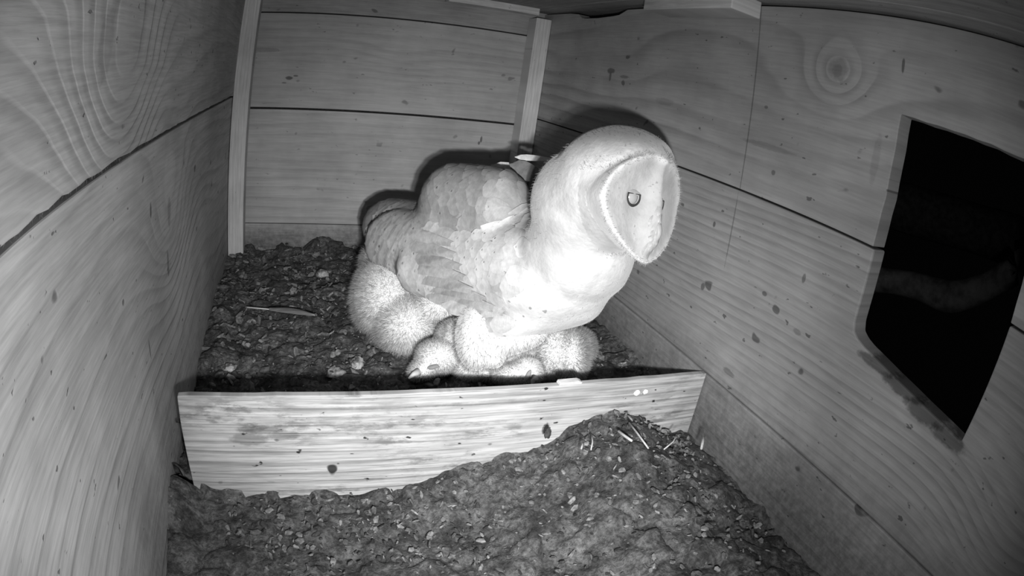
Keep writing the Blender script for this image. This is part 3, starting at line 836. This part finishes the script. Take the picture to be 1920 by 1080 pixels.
# the skull gives way to the face: nothing stands in front of the disc
for v in core.vertices:
    q = v.co - fc
    x, y, h = q.dot(FRt), q.dot(FUp), q.dot(FNv)
    if h < -.07: continue
    ph = norm_phi(math.atan2(y, x)); R0 = disc_r(ph); rho = math.hypot(x, y) / R0
    if rho > 1.35: continue
    k = min(1, 1 / max(rho, 1e-6))
    lim = disc_h(x * k, y * k, min(rho, 1)) - (.005 if rho < 1 else 0) - max(0, rho - 1) * .035
    if h > lim: v.co -= FNv * (h - lim)
body_me = blobs('body', [], .0018, 7, add_core_and_disc)
def sstep(a, b, x):
    t = max(0, min(1, (x - a) / (b - a))); return t * t * (3 - 2 * t)
CD = (Vector(UX) * .97 - Vector(RX) * .02 - Vector(FX) * .25).normalized()
def face_rho(p):
    q = p - fc
    x, y, h = q.dot(FRt), q.dot(FUp), q.dot(FNv)
    if h < -.050: return 9.0
    return math.hypot(x, y) / disc_r(norm_phi(math.atan2(y, x)))
def tone_at(co, nn):
    """plumage pattern: grey crown, off-white cheeks and disc, white breast"""
    s = s_of(co)
    fr = face_rho(co)
    if fr < 1.02 and nn.dot(FNv) > -.1:
        return .41 + .17 * sstep(.80, 1.0, fr)
    d = (co - HC)
    if d.length < .125 and s < .25:
        k = sstep(1.02, .40, d.normalized().dot(CD))
        back_ = sstep(-.1, .55, d.normalized().dot(TD))
        far = sstep(.085, .118, d.length)
        return (.055 + .525 * k) * (1 - .10 * back_) * (1 - far) + (.74 - .34 * sstep(.0, .16, s) * sstep(-.35, .1, nn.z)) * far
    if s > .6 and nn.z > -.3: return .34
    if s > .1: return .66 - .24 * sstep(-.35, .1, nn.z)
    return .74 - .34 * sstep(.0, .16, s) * sstep(-.35, .1, nn.z)
def s_of(p): return (p - SH).dot(TD) / TLEN
tone_l = [tone_at(v.co, v.normal) for v in body_me.vertices]
ca = body_me.color_attributes.new('tone', 'FLOAT_COLOR', 'POINT')
ca.data.foreach_set('color', np.array([(t, t, t, 1) for t in tone_l], dtype=np.float32).ravel())
n = NT('owl_body')
at = n.new('ShaderNodeAttribute'); at.attribute_name = 'tone'
vec, sp = n.coords()
x = n.noise(vec, 60, 4, .6)
c = n.math('MULTIPLY', at.outputs['Fac'], n.smooth(x, .3, .7, .88, 1.10))
spk = n.smooth(n.noise(vec, 260, 2, .5), .67, .73)
c = n.math('MULTIPLY', c, n.math('SUBTRACT', 1, n.math('MULTIPLY', spk, n.smooth(at.outputs['Fac'], .35, .60, .40, .0))))
dots = n.smooth(n.noise(n.comb(n.math('MULTIPLY', sp[0], 150), n.math('MULTIPLY', sp[1], 150), n.math('MULTIPLY', sp[2], 210)), 1.0, 0, .4), .79, .83)
c = n.math('MULTIPLY', c, n.math('SUBTRACT', 1, n.math('MULTIPLY', dots, n.smooth(at.outputs['Fac'], .57, .60, 0, .5))))
n.put(n.b.inputs['Base Color'], n.gray(n.math('MINIMUM', c, .88)))
n.b.inputs['Roughness'].default_value = .9; n.b.inputs['Specular IOR Level'].default_value = .1
n.b.inputs['Sheen Weight'].default_value = .3
n.bump(n.math('ADD', n.noise(vec, 260, 3), n.math('MULTIPLY', n.noise(vec, 70, 2), 2)), .6, .0010)
M_body = n.m
body = link('body', body_me, M_body, owl)
body_bvh = BVHTree.FromPolygons([v.co.copy() for v in body_me.vertices], [tuple(p.vertices) for p in body_me.polygons])
rnd = random.Random(77)
# soft fringe of the head and breast
down('soft_fringe', body_me, 12000, .0034, 31, plume('fringe', .88, .05, .5), owl, droop=tuple(TD * .9 + Vector((0, 0, -.5))), width=.00030, jitter=.25,
     accept=lambda co, nn: s_of(co) < .12 and face_rho(co) > 1.08 and (co - HC).normalized().dot(CD) < .75 and nn.dot((CAM - co).normalized()) < .55)
down('crown_fringe', body_me, 16000, .0030, 32, plume('crown_fringe', .12, .05, .5), owl, droop=tuple(TD * .9 + Vector((0, 0, -.5))), width=.00030, jitter=.25,
     accept=lambda co, nn: (co - HC).length < .09 and face_rho(co) > 1.05 and (co - HC).normalized().dot(CD) >= .75)

def even(pts, dist):
    """thin the points out so that none is nearer than DIST to another"""
    grid = {}; out = []
    for co, nn in pts:
        k = tuple(int(math.floor(c_ / dist)) for c_ in co)
        if any((co - q).length < dist for dx in (-1, 0, 1) for dy in (-1, 0, 1) for dz in (-1, 0, 1) for q in grid.get((k[0] + dx, k[1] + dy, k[2] + dz), ())): continue
        grid.setdefault(k, []).append(co); out.append((co, nn))
    return out
WR = [
    ((0.3419, -0.4671, 0.1935), (0.0356, -0.0162, -0.0006), (0.0062, 0.0122, 0.0411), (0.0093, 0.0208, -0.0076)),
    ((0.3380, -0.4562, 0.1912), (0.0359, -0.0158, -0.0007), (0.0062, 0.0121, 0.0410), (0.0088, 0.0203, -0.0073)),
    ((0.3339, -0.4453, 0.1889), (0.0362, -0.0154, -0.0009), (0.0062, 0.0121, 0.0409), (0.0082, 0.0198, -0.0071)),
    ((0.3295, -0.4344, 0.1867), (0.0365, -0.0149, -0.0011), (0.0062, 0.0120, 0.0408), (0.0077, 0.0193, -0.0068)),
    ((0.3248, -0.4235, 0.1846), (0.0367, -0.0145, -0.0013), (0.0062, 0.0119, 0.0407), (0.0072, 0.0188, -0.0066)),
    ((0.3199, -0.4126, 0.1825), (0.0369, -0.0140, -0.0015), (0.0062, 0.0119, 0.0405), (0.0067, 0.0183, -0.0064)),
    ((0.3147, -0.4017, 0.1804), (0.0371, -0.0135, -0.0017), (0.0061, 0.0118, 0.0403), (0.0062, 0.0177, -0.0061)),
    ((0.3092, -0.3909, 0.1784), (0.0373, -0.0131, -0.0019), (0.0061, 0.0117, 0.0402), (0.0057, 0.0172, -0.0059)),
    ((0.3035, -0.3801, 0.1765), (0.0375, -0.0126, -0.0021), (0.0061, 0.0116, 0.0399), (0.0053, 0.0166, -0.0056)),
    ((0.2976, -0.3693, 0.1746), (0.0376, -0.0121, -0.0023), (0.0061, 0.0115, 0.0397), (0.0048, 0.0161, -0.0054)),
    ((0.2913, -0.3585, 0.1728), (0.0377, -0.0116, -0.0025), (0.0061, 0.0114, 0.0394), (0.0044, 0.0155, -0.0052)),
    ((0.2848, -0.3478, 0.1711), (0.0378, -0.0111, -0.0027), (0.0061, 0.0113, 0.0392), (0.0040, 0.0149, -0.0049)),
    ((0.2781, -0.3372, 0.1694), (0.0379, -0.0106, -0.0029), (0.0060, 0.0112, 0.0388), (0.0036, 0.0143, -0.0047)),
    ((0.2710, -0.3266, 0.1678), (0.0379, -0.0101, -0.0030), (0.0060, 0.0110, 0.0385), (0.0033, 0.0137, -0.0045)),
    ((0.2638, -0.3160, 0.1662), (0.0380, -0.0095, -0.0032), (0.0060, 0.0109, 0.0382), (0.0029, 0.0131, -0.0042)),
    ((0.2562, -0.3055, 0.1648), (0.0380, -0.0090, -0.0034), (0.0060, 0.0108, 0.0378), (0.0026, 0.0125, -0.0040)),
    ((0.2484, -0.2951, 0.1634), (0.0379, -0.0085, -0.0036), (0.0059, 0.0107, 0.0374), (0.0023, 0.0119, -0.0038)),
    ((0.2404, -0.2847, 0.1620), (0.0379, -0.0080, -0.0038), (0.0059, 0.0105, 0.0370), (0.0020, 0.0113, -0.0035)),
    ((0.3399, -0.4632, 0.1628), (0.0225, -0.0084, 0.0035), (0.0000, 0.0082, 0.0194), (0.0075, 0.0171, -0.0072)),
    ((0.3327, -0.4499, 0.1609), (0.0229, -0.0081, 0.0034), (-0.0000, 0.0084, 0.0202), (0.0069, 0.0167, -0.0069)),
    ((0.3250, -0.4366, 0.1591), (0.0233, -0.0078, 0.0033), (-0.0001, 0.0086, 0.0210), (0.0064, 0.0162, -0.0066)),
    ((0.3169, -0.4234, 0.1574), (0.0237, -0.0074, 0.0032), (-0.0001, 0.0088, 0.0219), (0.0058, 0.0158, -0.0064)),
    ((0.3084, -0.4103, 0.1559), (0.0241, -0.0071, 0.0030), (-0.0002, 0.0090, 0.0227), (0.0053, 0.0154, -0.0061)),
    ((0.2994, -0.3972, 0.1545), (0.0245, -0.0067, 0.0029), (-0.0002, 0.0092, 0.0236), (0.0048, 0.0149, -0.0058)),
    ((0.2901, -0.3843, 0.1533), (0.0249, -0.0063, 0.0027), (-0.0003, 0.0094, 0.0245), (0.0043, 0.0144, -0.0055)),
    ((0.2802, -0.3715, 0.1522), (0.0253, -0.0059, 0.0026), (-0.0003, 0.0096, 0.0254), (0.0038, 0.0139, -0.0052)),
    ((0.2700, -0.3588, 0.1513), (0.0256, -0.0055, 0.0024), (-0.0003, 0.0098, 0.0263), (0.0034, 0.0134, -0.0049)),
    ((0.2593, -0.3462, 0.1505), (0.0260, -0.0051, 0.0022), (-0.0004, 0.0100, 0.0272), (0.0029, 0.0129, -0.0047))]
def wing_w(co):
    """how deep a point lies in the folded near wing (over 1 = inside it)"""
    best = 0
    for c0, a, b, d in WR:
        q = co - Vector(c0)
        m_ = sum((q.dot(Vector(v_)) / Vector(v_).length_squared) ** 2 for v_ in (a, b, d))
        best = max(best, 1.35 - m_ ** .5)
    return best
# broad overlapping feathers of wing and back
def broad(seed, dist, cond, tonef, lenf, dots):
    items = []
    for co, nn in even(samples(body_me, 9000, seed), dist):
        s = s_of(co)
        if not cond(co, nn, s): continue
        d = TD + Vector((0, 0, -.22))
        d = d - nn * d.dot(nn)
        if d.length < .2: continue
        d.normalize()
        L = lenf(s); tone, bar = tonef(co, s, nn.z)
        items.append((co, nn, d, L, L * rnd.uniform(.36, .44), .0016 + L * .045, (tone * rnd.uniform(.93, 1.07), rnd.uniform(.3, 1.0) if rnd.random() < dots(s) else 0.0, bar)))
    items.sort(key=lambda q: -s_of(q[0]))
    return items
back = lambda co, nn, s: s > -.02 and wing_w(co) <= .25 and (co - HC).length > .085 and nn.z > .0
def t_back(co, s, nz=0.0):
    f = .5 + .5 * noise.noise(co * 34)
    kb = sstep(.0, .20, s) * sstep(-.35, .15, nz)
    return (.40 - .22 * sstep(.3, 1, s)) * (.75 + .5 * f) * kb + .72 * (1 - kb), (.35 if s > .75 else 0.0)
feather_mesh('mantle_plumage', broad(33, .0100, back, t_back, lambda s: .026 + .016 * max(0, min(1, s)), lambda s: .35), owl, body_bvh, .0008)
wcond = lambda co, nn, s: wing_w(co) > .25 and (co - HC).length > .080 and nn.dot((CAM - co).normalized()) > -.35 and s > -.02
def t_wing(co, s, nz=0.0):
    f = .5 + .5 * noise.noise(co * 38 + Vector((5, 0, 0)))
    low = sstep(-.40, -.75, nz)
    f = f * sstep(-.05, .25, s) + .5 * (1 - sstep(-.05, .25, s))
    return (.74 - .54 * sstep(.05, 1.0, s)) * (.72 + .56 * f) * (1 - low) + .7 * low, (.45 if s > .5 else 0.0)
wing = feather_mesh('wing', broad(41, .0088, wcond, t_wing, lambda s: .022 + .022 * max(0, min(1, s)), lambda s: .65), owl, body_bvh, .0016)
# flight feathers: long barred vanes fanned from the wrist to the tail
items = []
for k, (a_, b_) in enumerate([((0.2972, -0.4582, 0.1618), (0.2404, -0.3251, 0.1379)), ((0.2888, -0.4479, 0.1660), (0.2314, -0.3112, 0.1420)), ((0.2844, -0.4345, 0.1737), (0.2246, -0.2974, 0.1477)), ((0.2802, -0.4255, 0.1827), (0.2170, -0.2809, 0.1555)), ((0.2775, -0.4111, 0.1901), (0.2118, -0.2635, 0.1650)), ((0.2777, -0.3980, 0.1973), (0.2077, -0.2440, 0.1765)), ((0.2807, -0.3830, 0.2032), (0.2074, -0.2254, 0.1876)), ((0.3054, -0.4692, 0.1565), (0.2564, -0.3684, 0.1336)), ((0.3143, -0.4762, 0.1539), (0.2709, -0.4102, 0.1356)), ((0.3208, -0.4818, 0.1524), (0.2868, -0.4376, 0.1356))]):
    A_ = Vector(a_); B_ = Vector(b_)
    d = (B_ - A_); L = d.length; d.normalize()
    nn = (CAM - A_).normalized(); nn = (nn - d * nn.dot(d)).normalized()
    nn = (nn + Vector((0, 0, .25))).normalized()
    items.append((A_ + nn * .0012 * (k % 3), nn, d, L, .0105, .004, (.50 + .04 * ((k * 7) % 3), 0.0, .42)))
feather_mesh('flight_feathers', items, wing)
# tail: broad feathers side by side
items = []
for k, (a_, b_) in enumerate([((0.2656, -0.2613, 0.1866), (0.2094, -0.1494, 0.1814)), ((0.2660, -0.2640, 0.1771), (0.2086, -0.1530, 0.1668)), ((0.2631, -0.2663, 0.1672), (0.2112, -0.1668, 0.1551)), ((0.2600, -0.2676, 0.1606), (0.2150, -0.1809, 0.1439)), ((0.2560, -0.2738, 0.1555), (0.2215, -0.1955, 0.1333))]):
    A_ = Vector(a_); B_ = Vector(b_)
    d = (B_ - A_); L = d.length; d.normalize()
    nn = Vector((-.35, -.45, .8)); nn = (nn - d * nn.dot(d)).normalized()
    items.append((A_ + nn * .0012 * k, nn, d, L, .014, .002, (.16 + .03 * (k % 3), 0.0, .3)))
feather_mesh('tail', items, owl)
# far wing tip showing over the back
items = []
for k, (a_, b_) in enumerate([((0.3903, -0.3483, 0.2641), (0.3373, -0.3051, 0.2704)), ((0.3900, -0.3647, 0.2645), (0.3505, -0.3354, 0.2771)), ((0.4038, -0.3398, 0.2857), (0.3608, -0.3222, 0.2831))]):
    A_ = Vector(a_); B_ = Vector(b_)
    d = (B_ - A_); L = d.length; d.normalize()
    nn = (CAM - A_).normalized() + Vector((0, 0, .35)); nn = (nn - d * nn.dot(d)).normalized()
    items.append((A_ + nn * .001 * k, nn, d, L, (.009, .012, .004)[k], .001, ((.62, .20, .62)[k], 0.0, .2)))
feather_mesh('far_wing', items, owl)
# leg in short white feathering
leg_me = blobs('leg', [
    ((0.2984, -0.4487, 0.1155), (0.0207, -0.0060, 0.0025), (0.0006, 0.0154, 0.0311), (0.0089, 0.0256, -0.0129)),
    ((0.3324, -0.4635, 0.1172), (0.0345, -0.0080, 0.0133), (-0.0028, 0.0072, 0.0117), (0.0089, 0.0208, -0.0107)),
    ((0.3142, -0.4655, 0.0993), (0.0112, -0.0036, 0.0015), (0.0003, 0.0051, 0.0095), (0.0059, 0.0149, -0.0082))], .0025, 8)
leg = link('leg', leg_me, plume('leg_feathering', .8, .08), owl)
down('leg_down', leg_me, 5000, .006, 51, plume('leg_down', .88, .05, .5), leg, droop=(0, 0, -1.2))

# ruff: fine stiff feathers along the rim of the facial disc
def near_rim(co, nn): return .93 < face_rho(co) < 1.07 and nn.dot(FNv) > -.3
down('ruff', body_me, 90000, .0036, 91, plume('ruff', .86, .06, .5), owl, droop=(0, 0, -.1), width=.00035, jitter=.2, accept=near_rim)
# eyes
M_eye = NT('owl_eye'); M_eye.b.inputs['Base Color'].default_value = (.34, .34, .34, 1); M_eye.b.inputs['Roughness'].default_value = .18
M_lid = plain('eyelid', .035, 100, .3)
for ex in (-.0205, .0205):
    y0 = .004
    p = disc_p(ex, y0, .4, -.0042)
    nrm = (FNv + FRt * (ex * 12)).normalized()
    bm = bmesh.new(); bmesh.ops.create_uvsphere(bm, u_segments=32, v_segments=20, radius=.0078)
    bmesh.ops.translate(bm, verts=bm.verts, vec=p)
    eye = from_bm('eye', bm, M_eye.m, owl, True)
    # dark rim of the lids, the upper one drooping straight across
    bm = bmesh.new()
    a = nrm.cross(FUp).normalized(); b = a.cross(nrm).normalized()
    if b.dot(FUp) < 0: b = -b
    K = 40; ri = []
    for i in range(K):
        t = i / K * 2 * math.pi
        rr = []
        for m_, h_ in ((.0058, .0066), (.0064, .0072), (.0074, .0070), (.0082, .0050)):
            yy = math.sin(t) * m_
            if yy > .0022: yy = .0022 + (m_ - .0058) * .6
            rr.append(bm.verts.new(p + a * math.cos(t) * m_ + b * yy + nrm * h_))
        ri.append(rr)
    for i in range(K):
        for k in range(3): bm.faces.new((ri[i][k], ri[(i + 1) % K][k], ri[(i + 1) % K][k + 1], ri[i][k + 1]))
    bmesh.ops.recalc_face_normals(bm, faces=bm.faces[:])
    from_bm('eyelid', bm, M_lid, eye, True)
    # pale feathered brow over the lid
    items = []
    for i in range(46):
        tt = i / 45 * 2 - 1
        pp = p + a * (tt * .0088) + b * (.0030 + .003 * (1 - tt * tt)) + nrm * (.0062 - .002 * tt * tt)
        items.append((pp, (nrm + b * .3).normalized(), (-b * .55 + a * tt * .8).normalized(), 0.0042, .0013, .0003, (.40, 0, 0)))
    feather_mesh('brow', items, eye)
# beak, mostly buried in the bristles
bk = []
for i in range(9):
    t = i / 8
    bk.append(disc_p(0, -.014 - .019 * t, .5, -.0035 + .004 * math.sin(t * 3.14) - .004 * t * t))
bkm = tube('beak', bk, .0034, .0012, plain('beak_horn', .36, 60, .1, rough=.4), owl, seg=14)
items = []
for i in range(60):
    x = rnd.gauss(0, .0030); y = rnd.uniform(-.036, .004)
    p = disc_p(x, y, .3, .0006)
    d = (-FUp + FRt * (x * 90) + FNv * .15).normalized()
    items.append((p, (FNv + FRt * x * 80).normalized(), d, rnd.uniform(.005, .010), .0013, .0004, (.40 * rnd.uniform(.9, 1.05), 0, 0)))
feather_mesh('bristles', items, bkm, body_bvh, .0003)

# ---------------------------------------------------------------- the owlets
M_down = [plume('down_%d' % i, b, .06) for i, b in enumerate((.84, .84, .84, .84, .84, .84))]
M_dd = [plume('down_tips_%d' % i, b, .05, .5) for i, b in enumerate((.85, .88, .88, .88, .88, .85))]
M_beak = plain('chick_beak', .6, 90, .2, rough=.5)
M_slit = plain('closed_eye', .30, 90, .2)
CH = [
("largest owlet, its fluffy round back at the left under the owl's tail", (0.2372, -0.3701, 0.0550), [
    ((0.2336, -0.2883, 0.0901), (0.0435, -0.0062, 0.0028), (-0.0002, 0.0207, 0.0491), (0.0085, 0.0501, -0.0211)),
    ((0.2521, -0.3323, 0.0742), (0.0390, -0.0068, 0.0030), (0.0002, 0.0159, 0.0335), (0.0084, 0.0399, -0.0190)),
    ((0.2269, -0.2349, 0.1130), (0.0223, -0.0028, 0.0013), (-0.0004, 0.0107, 0.0297), (0.0041, 0.0280, -0.0100)),
    ((0.2843, -0.3389, 0.1013), (0.0276, -0.0103, -0.0068), (0.0071, 0.0065, 0.0192), (0.0071, 0.0267, -0.0117))], 16000, 0.012, None, []),
('owlet at the front left with its head laid down to the left', (0.2623, -0.4284, 0.0550), [
    ((0.2680, -0.4244, 0.0813), (0.0232, -0.0052, 0.0022), (0.0004, 0.0086, 0.0160), (0.0052, 0.0188, -0.0102)),
    ((0.2516, -0.4314, 0.0715), (0.0154, 0.0014, 0.0092), (-0.0053, 0.0059, 0.0080), (0.0038, 0.0153, -0.0087)),
    ((0.2891, -0.4036, 0.0881), (0.0192, -0.0048, 0.0021), (0.0004, 0.0106, 0.0209), (0.0065, 0.0215, -0.0110))], 8000, 0.006, [(0.2419, -0.4492, 0.0774), (0.2351, -0.4531, 0.0780), (0.2306, -0.4550, 0.0731)], [((0.2569, -0.4481, 0.0819), (0.0053, -0.0006, 0.0014))]),
("owlet in the middle sitting below the owl's leg with its head down", (0.3092, -0.4320, 0.0550), [
    ((0.3035, -0.4349, 0.0716), (0.0197, -0.0055, 0.0024), (0.0005, 0.0073, 0.0130), (0.0064, 0.0183, -0.0105)),
    ((0.2905, -0.4086, 0.0906), (0.0168, -0.0043, 0.0018), (0.0004, 0.0110, 0.0218), (0.0066, 0.0215, -0.0110)),
    ((0.3179, -0.4467, 0.0710), (0.0097, -0.0030, 0.0013), (0.0003, 0.0039, 0.0069), (0.0050, 0.0131, -0.0077))], 8000, 0.006, [(0.3142, -0.4650, 0.1003), (0.3169, -0.4737, 0.0975), (0.3153, -0.4740, 0.0916)], []),
('owlet facing down beside the board, right of the middle', (0.3575, -0.4364, 0.0550), [
    ((0.3425, -0.4734, 0.0850), (0.0235, -0.0086, 0.0036), (0.0005, 0.0054, 0.0096), (0.0073, 0.0160, -0.0095)),
    ((0.3503, -0.4736, 0.0910), (0.0142, -0.0054, 0.0023), (0.0005, 0.0059, 0.0106), (0.0068, 0.0144, -0.0083)),
    ((0.3516, -0.4387, 0.0881), (0.0268, -0.0097, 0.0041), (0.0007, 0.0092, 0.0173), (0.0094, 0.0213, -0.0116)),
    ((0.3279, -0.4591, 0.0776), (0.0116, -0.0038, 0.0016), (0.0004, 0.0050, 0.0087), (0.0054, 0.0130, -0.0076))], 8500, 0.006, [(0.3495, -0.4952, 0.0920), (0.3458, -0.4989, 0.0913), (0.3454, -0.4989, 0.0870)], [((0.3424, -0.4933, 0.0938), (0.0016, 0.0010, 0.0030))]),
("large owlet with a ridged white back at the right under the owl's breast", (0.4051, -0.4453, 0.0600), [
    ((0.3887, -0.4526, 0.0958), (0.0230, -0.0099, 0.0041), (0.0013, 0.0147, 0.0281), (0.0126, 0.0239, -0.0130)),
    ((0.4029, -0.4655, 0.0981), (0.0153, -0.0071, 0.0030), (0.0013, 0.0133, 0.0253), (0.0112, 0.0196, -0.0109)),
    ((0.3838, -0.4277, 0.0910), (0.0196, -0.0079, 0.0033), (0.0008, 0.0108, 0.0212), (0.0120, 0.0243, -0.0129))], 13000, 0.009, None, []),
('owlet at the far right, mostly hidden behind the one with the ridged back', (0.4445, -0.4269, 0.0600), [
    ((0.4350, -0.4221, 0.0827), (0.0166, -0.0079, 0.0033), (0.0010, 0.0108, 0.0210), (0.0114, 0.0196, -0.0105)),
    ((0.4449, -0.4199, 0.0741), (0.0100, -0.0049, 0.0020), (0.0008, 0.0076, 0.0145), (0.0093, 0.0155, -0.0086))], 6000, 0.009, None, [])]
for i, (lab, loc, rows, cnt, ln, beak, eyes) in enumerate(CH):
    r_ = empty('owlet', loc)
    tag(r_, lab, 'owlet', 'white downy owlets under the adult owl')
    me = blobs('body', rows, .0022, 7)
    link('body', me, M_down[i], r_)
    down('down', me, int(cnt * 2.6), ln * .85, 60 + i, M_dd[i], r_, droop=(0, 0, -.35), jitter=.40, width=.00026)
    if beak:
        bb = [Vector(q) for q in beak]
        tube('beak', [bb[0], bb[0].lerp(bb[2], .5) * .6 + bb[1] * .4, bb[2]], .0042, .0010, M_beak, r_, 10)
    for e, d_ in eyes:
        bm = bmesh.new(); bmesh.ops.create_uvsphere(bm, u_segments=16, v_segments=10, radius=1)
        d_ = Vector(d_).normalized(); q = Vector((0, 0, 1)).rotation_difference(d_).to_matrix().to_4x4()
        bmesh.ops.transform(bm, matrix=Matrix.Translation(Vector(e)) @ q @ Matrix.Diagonal((.0024, .0024, .0062, 1)), verts=bm.verts)
        from_bm('eye', bm, M_slit, r_, True)
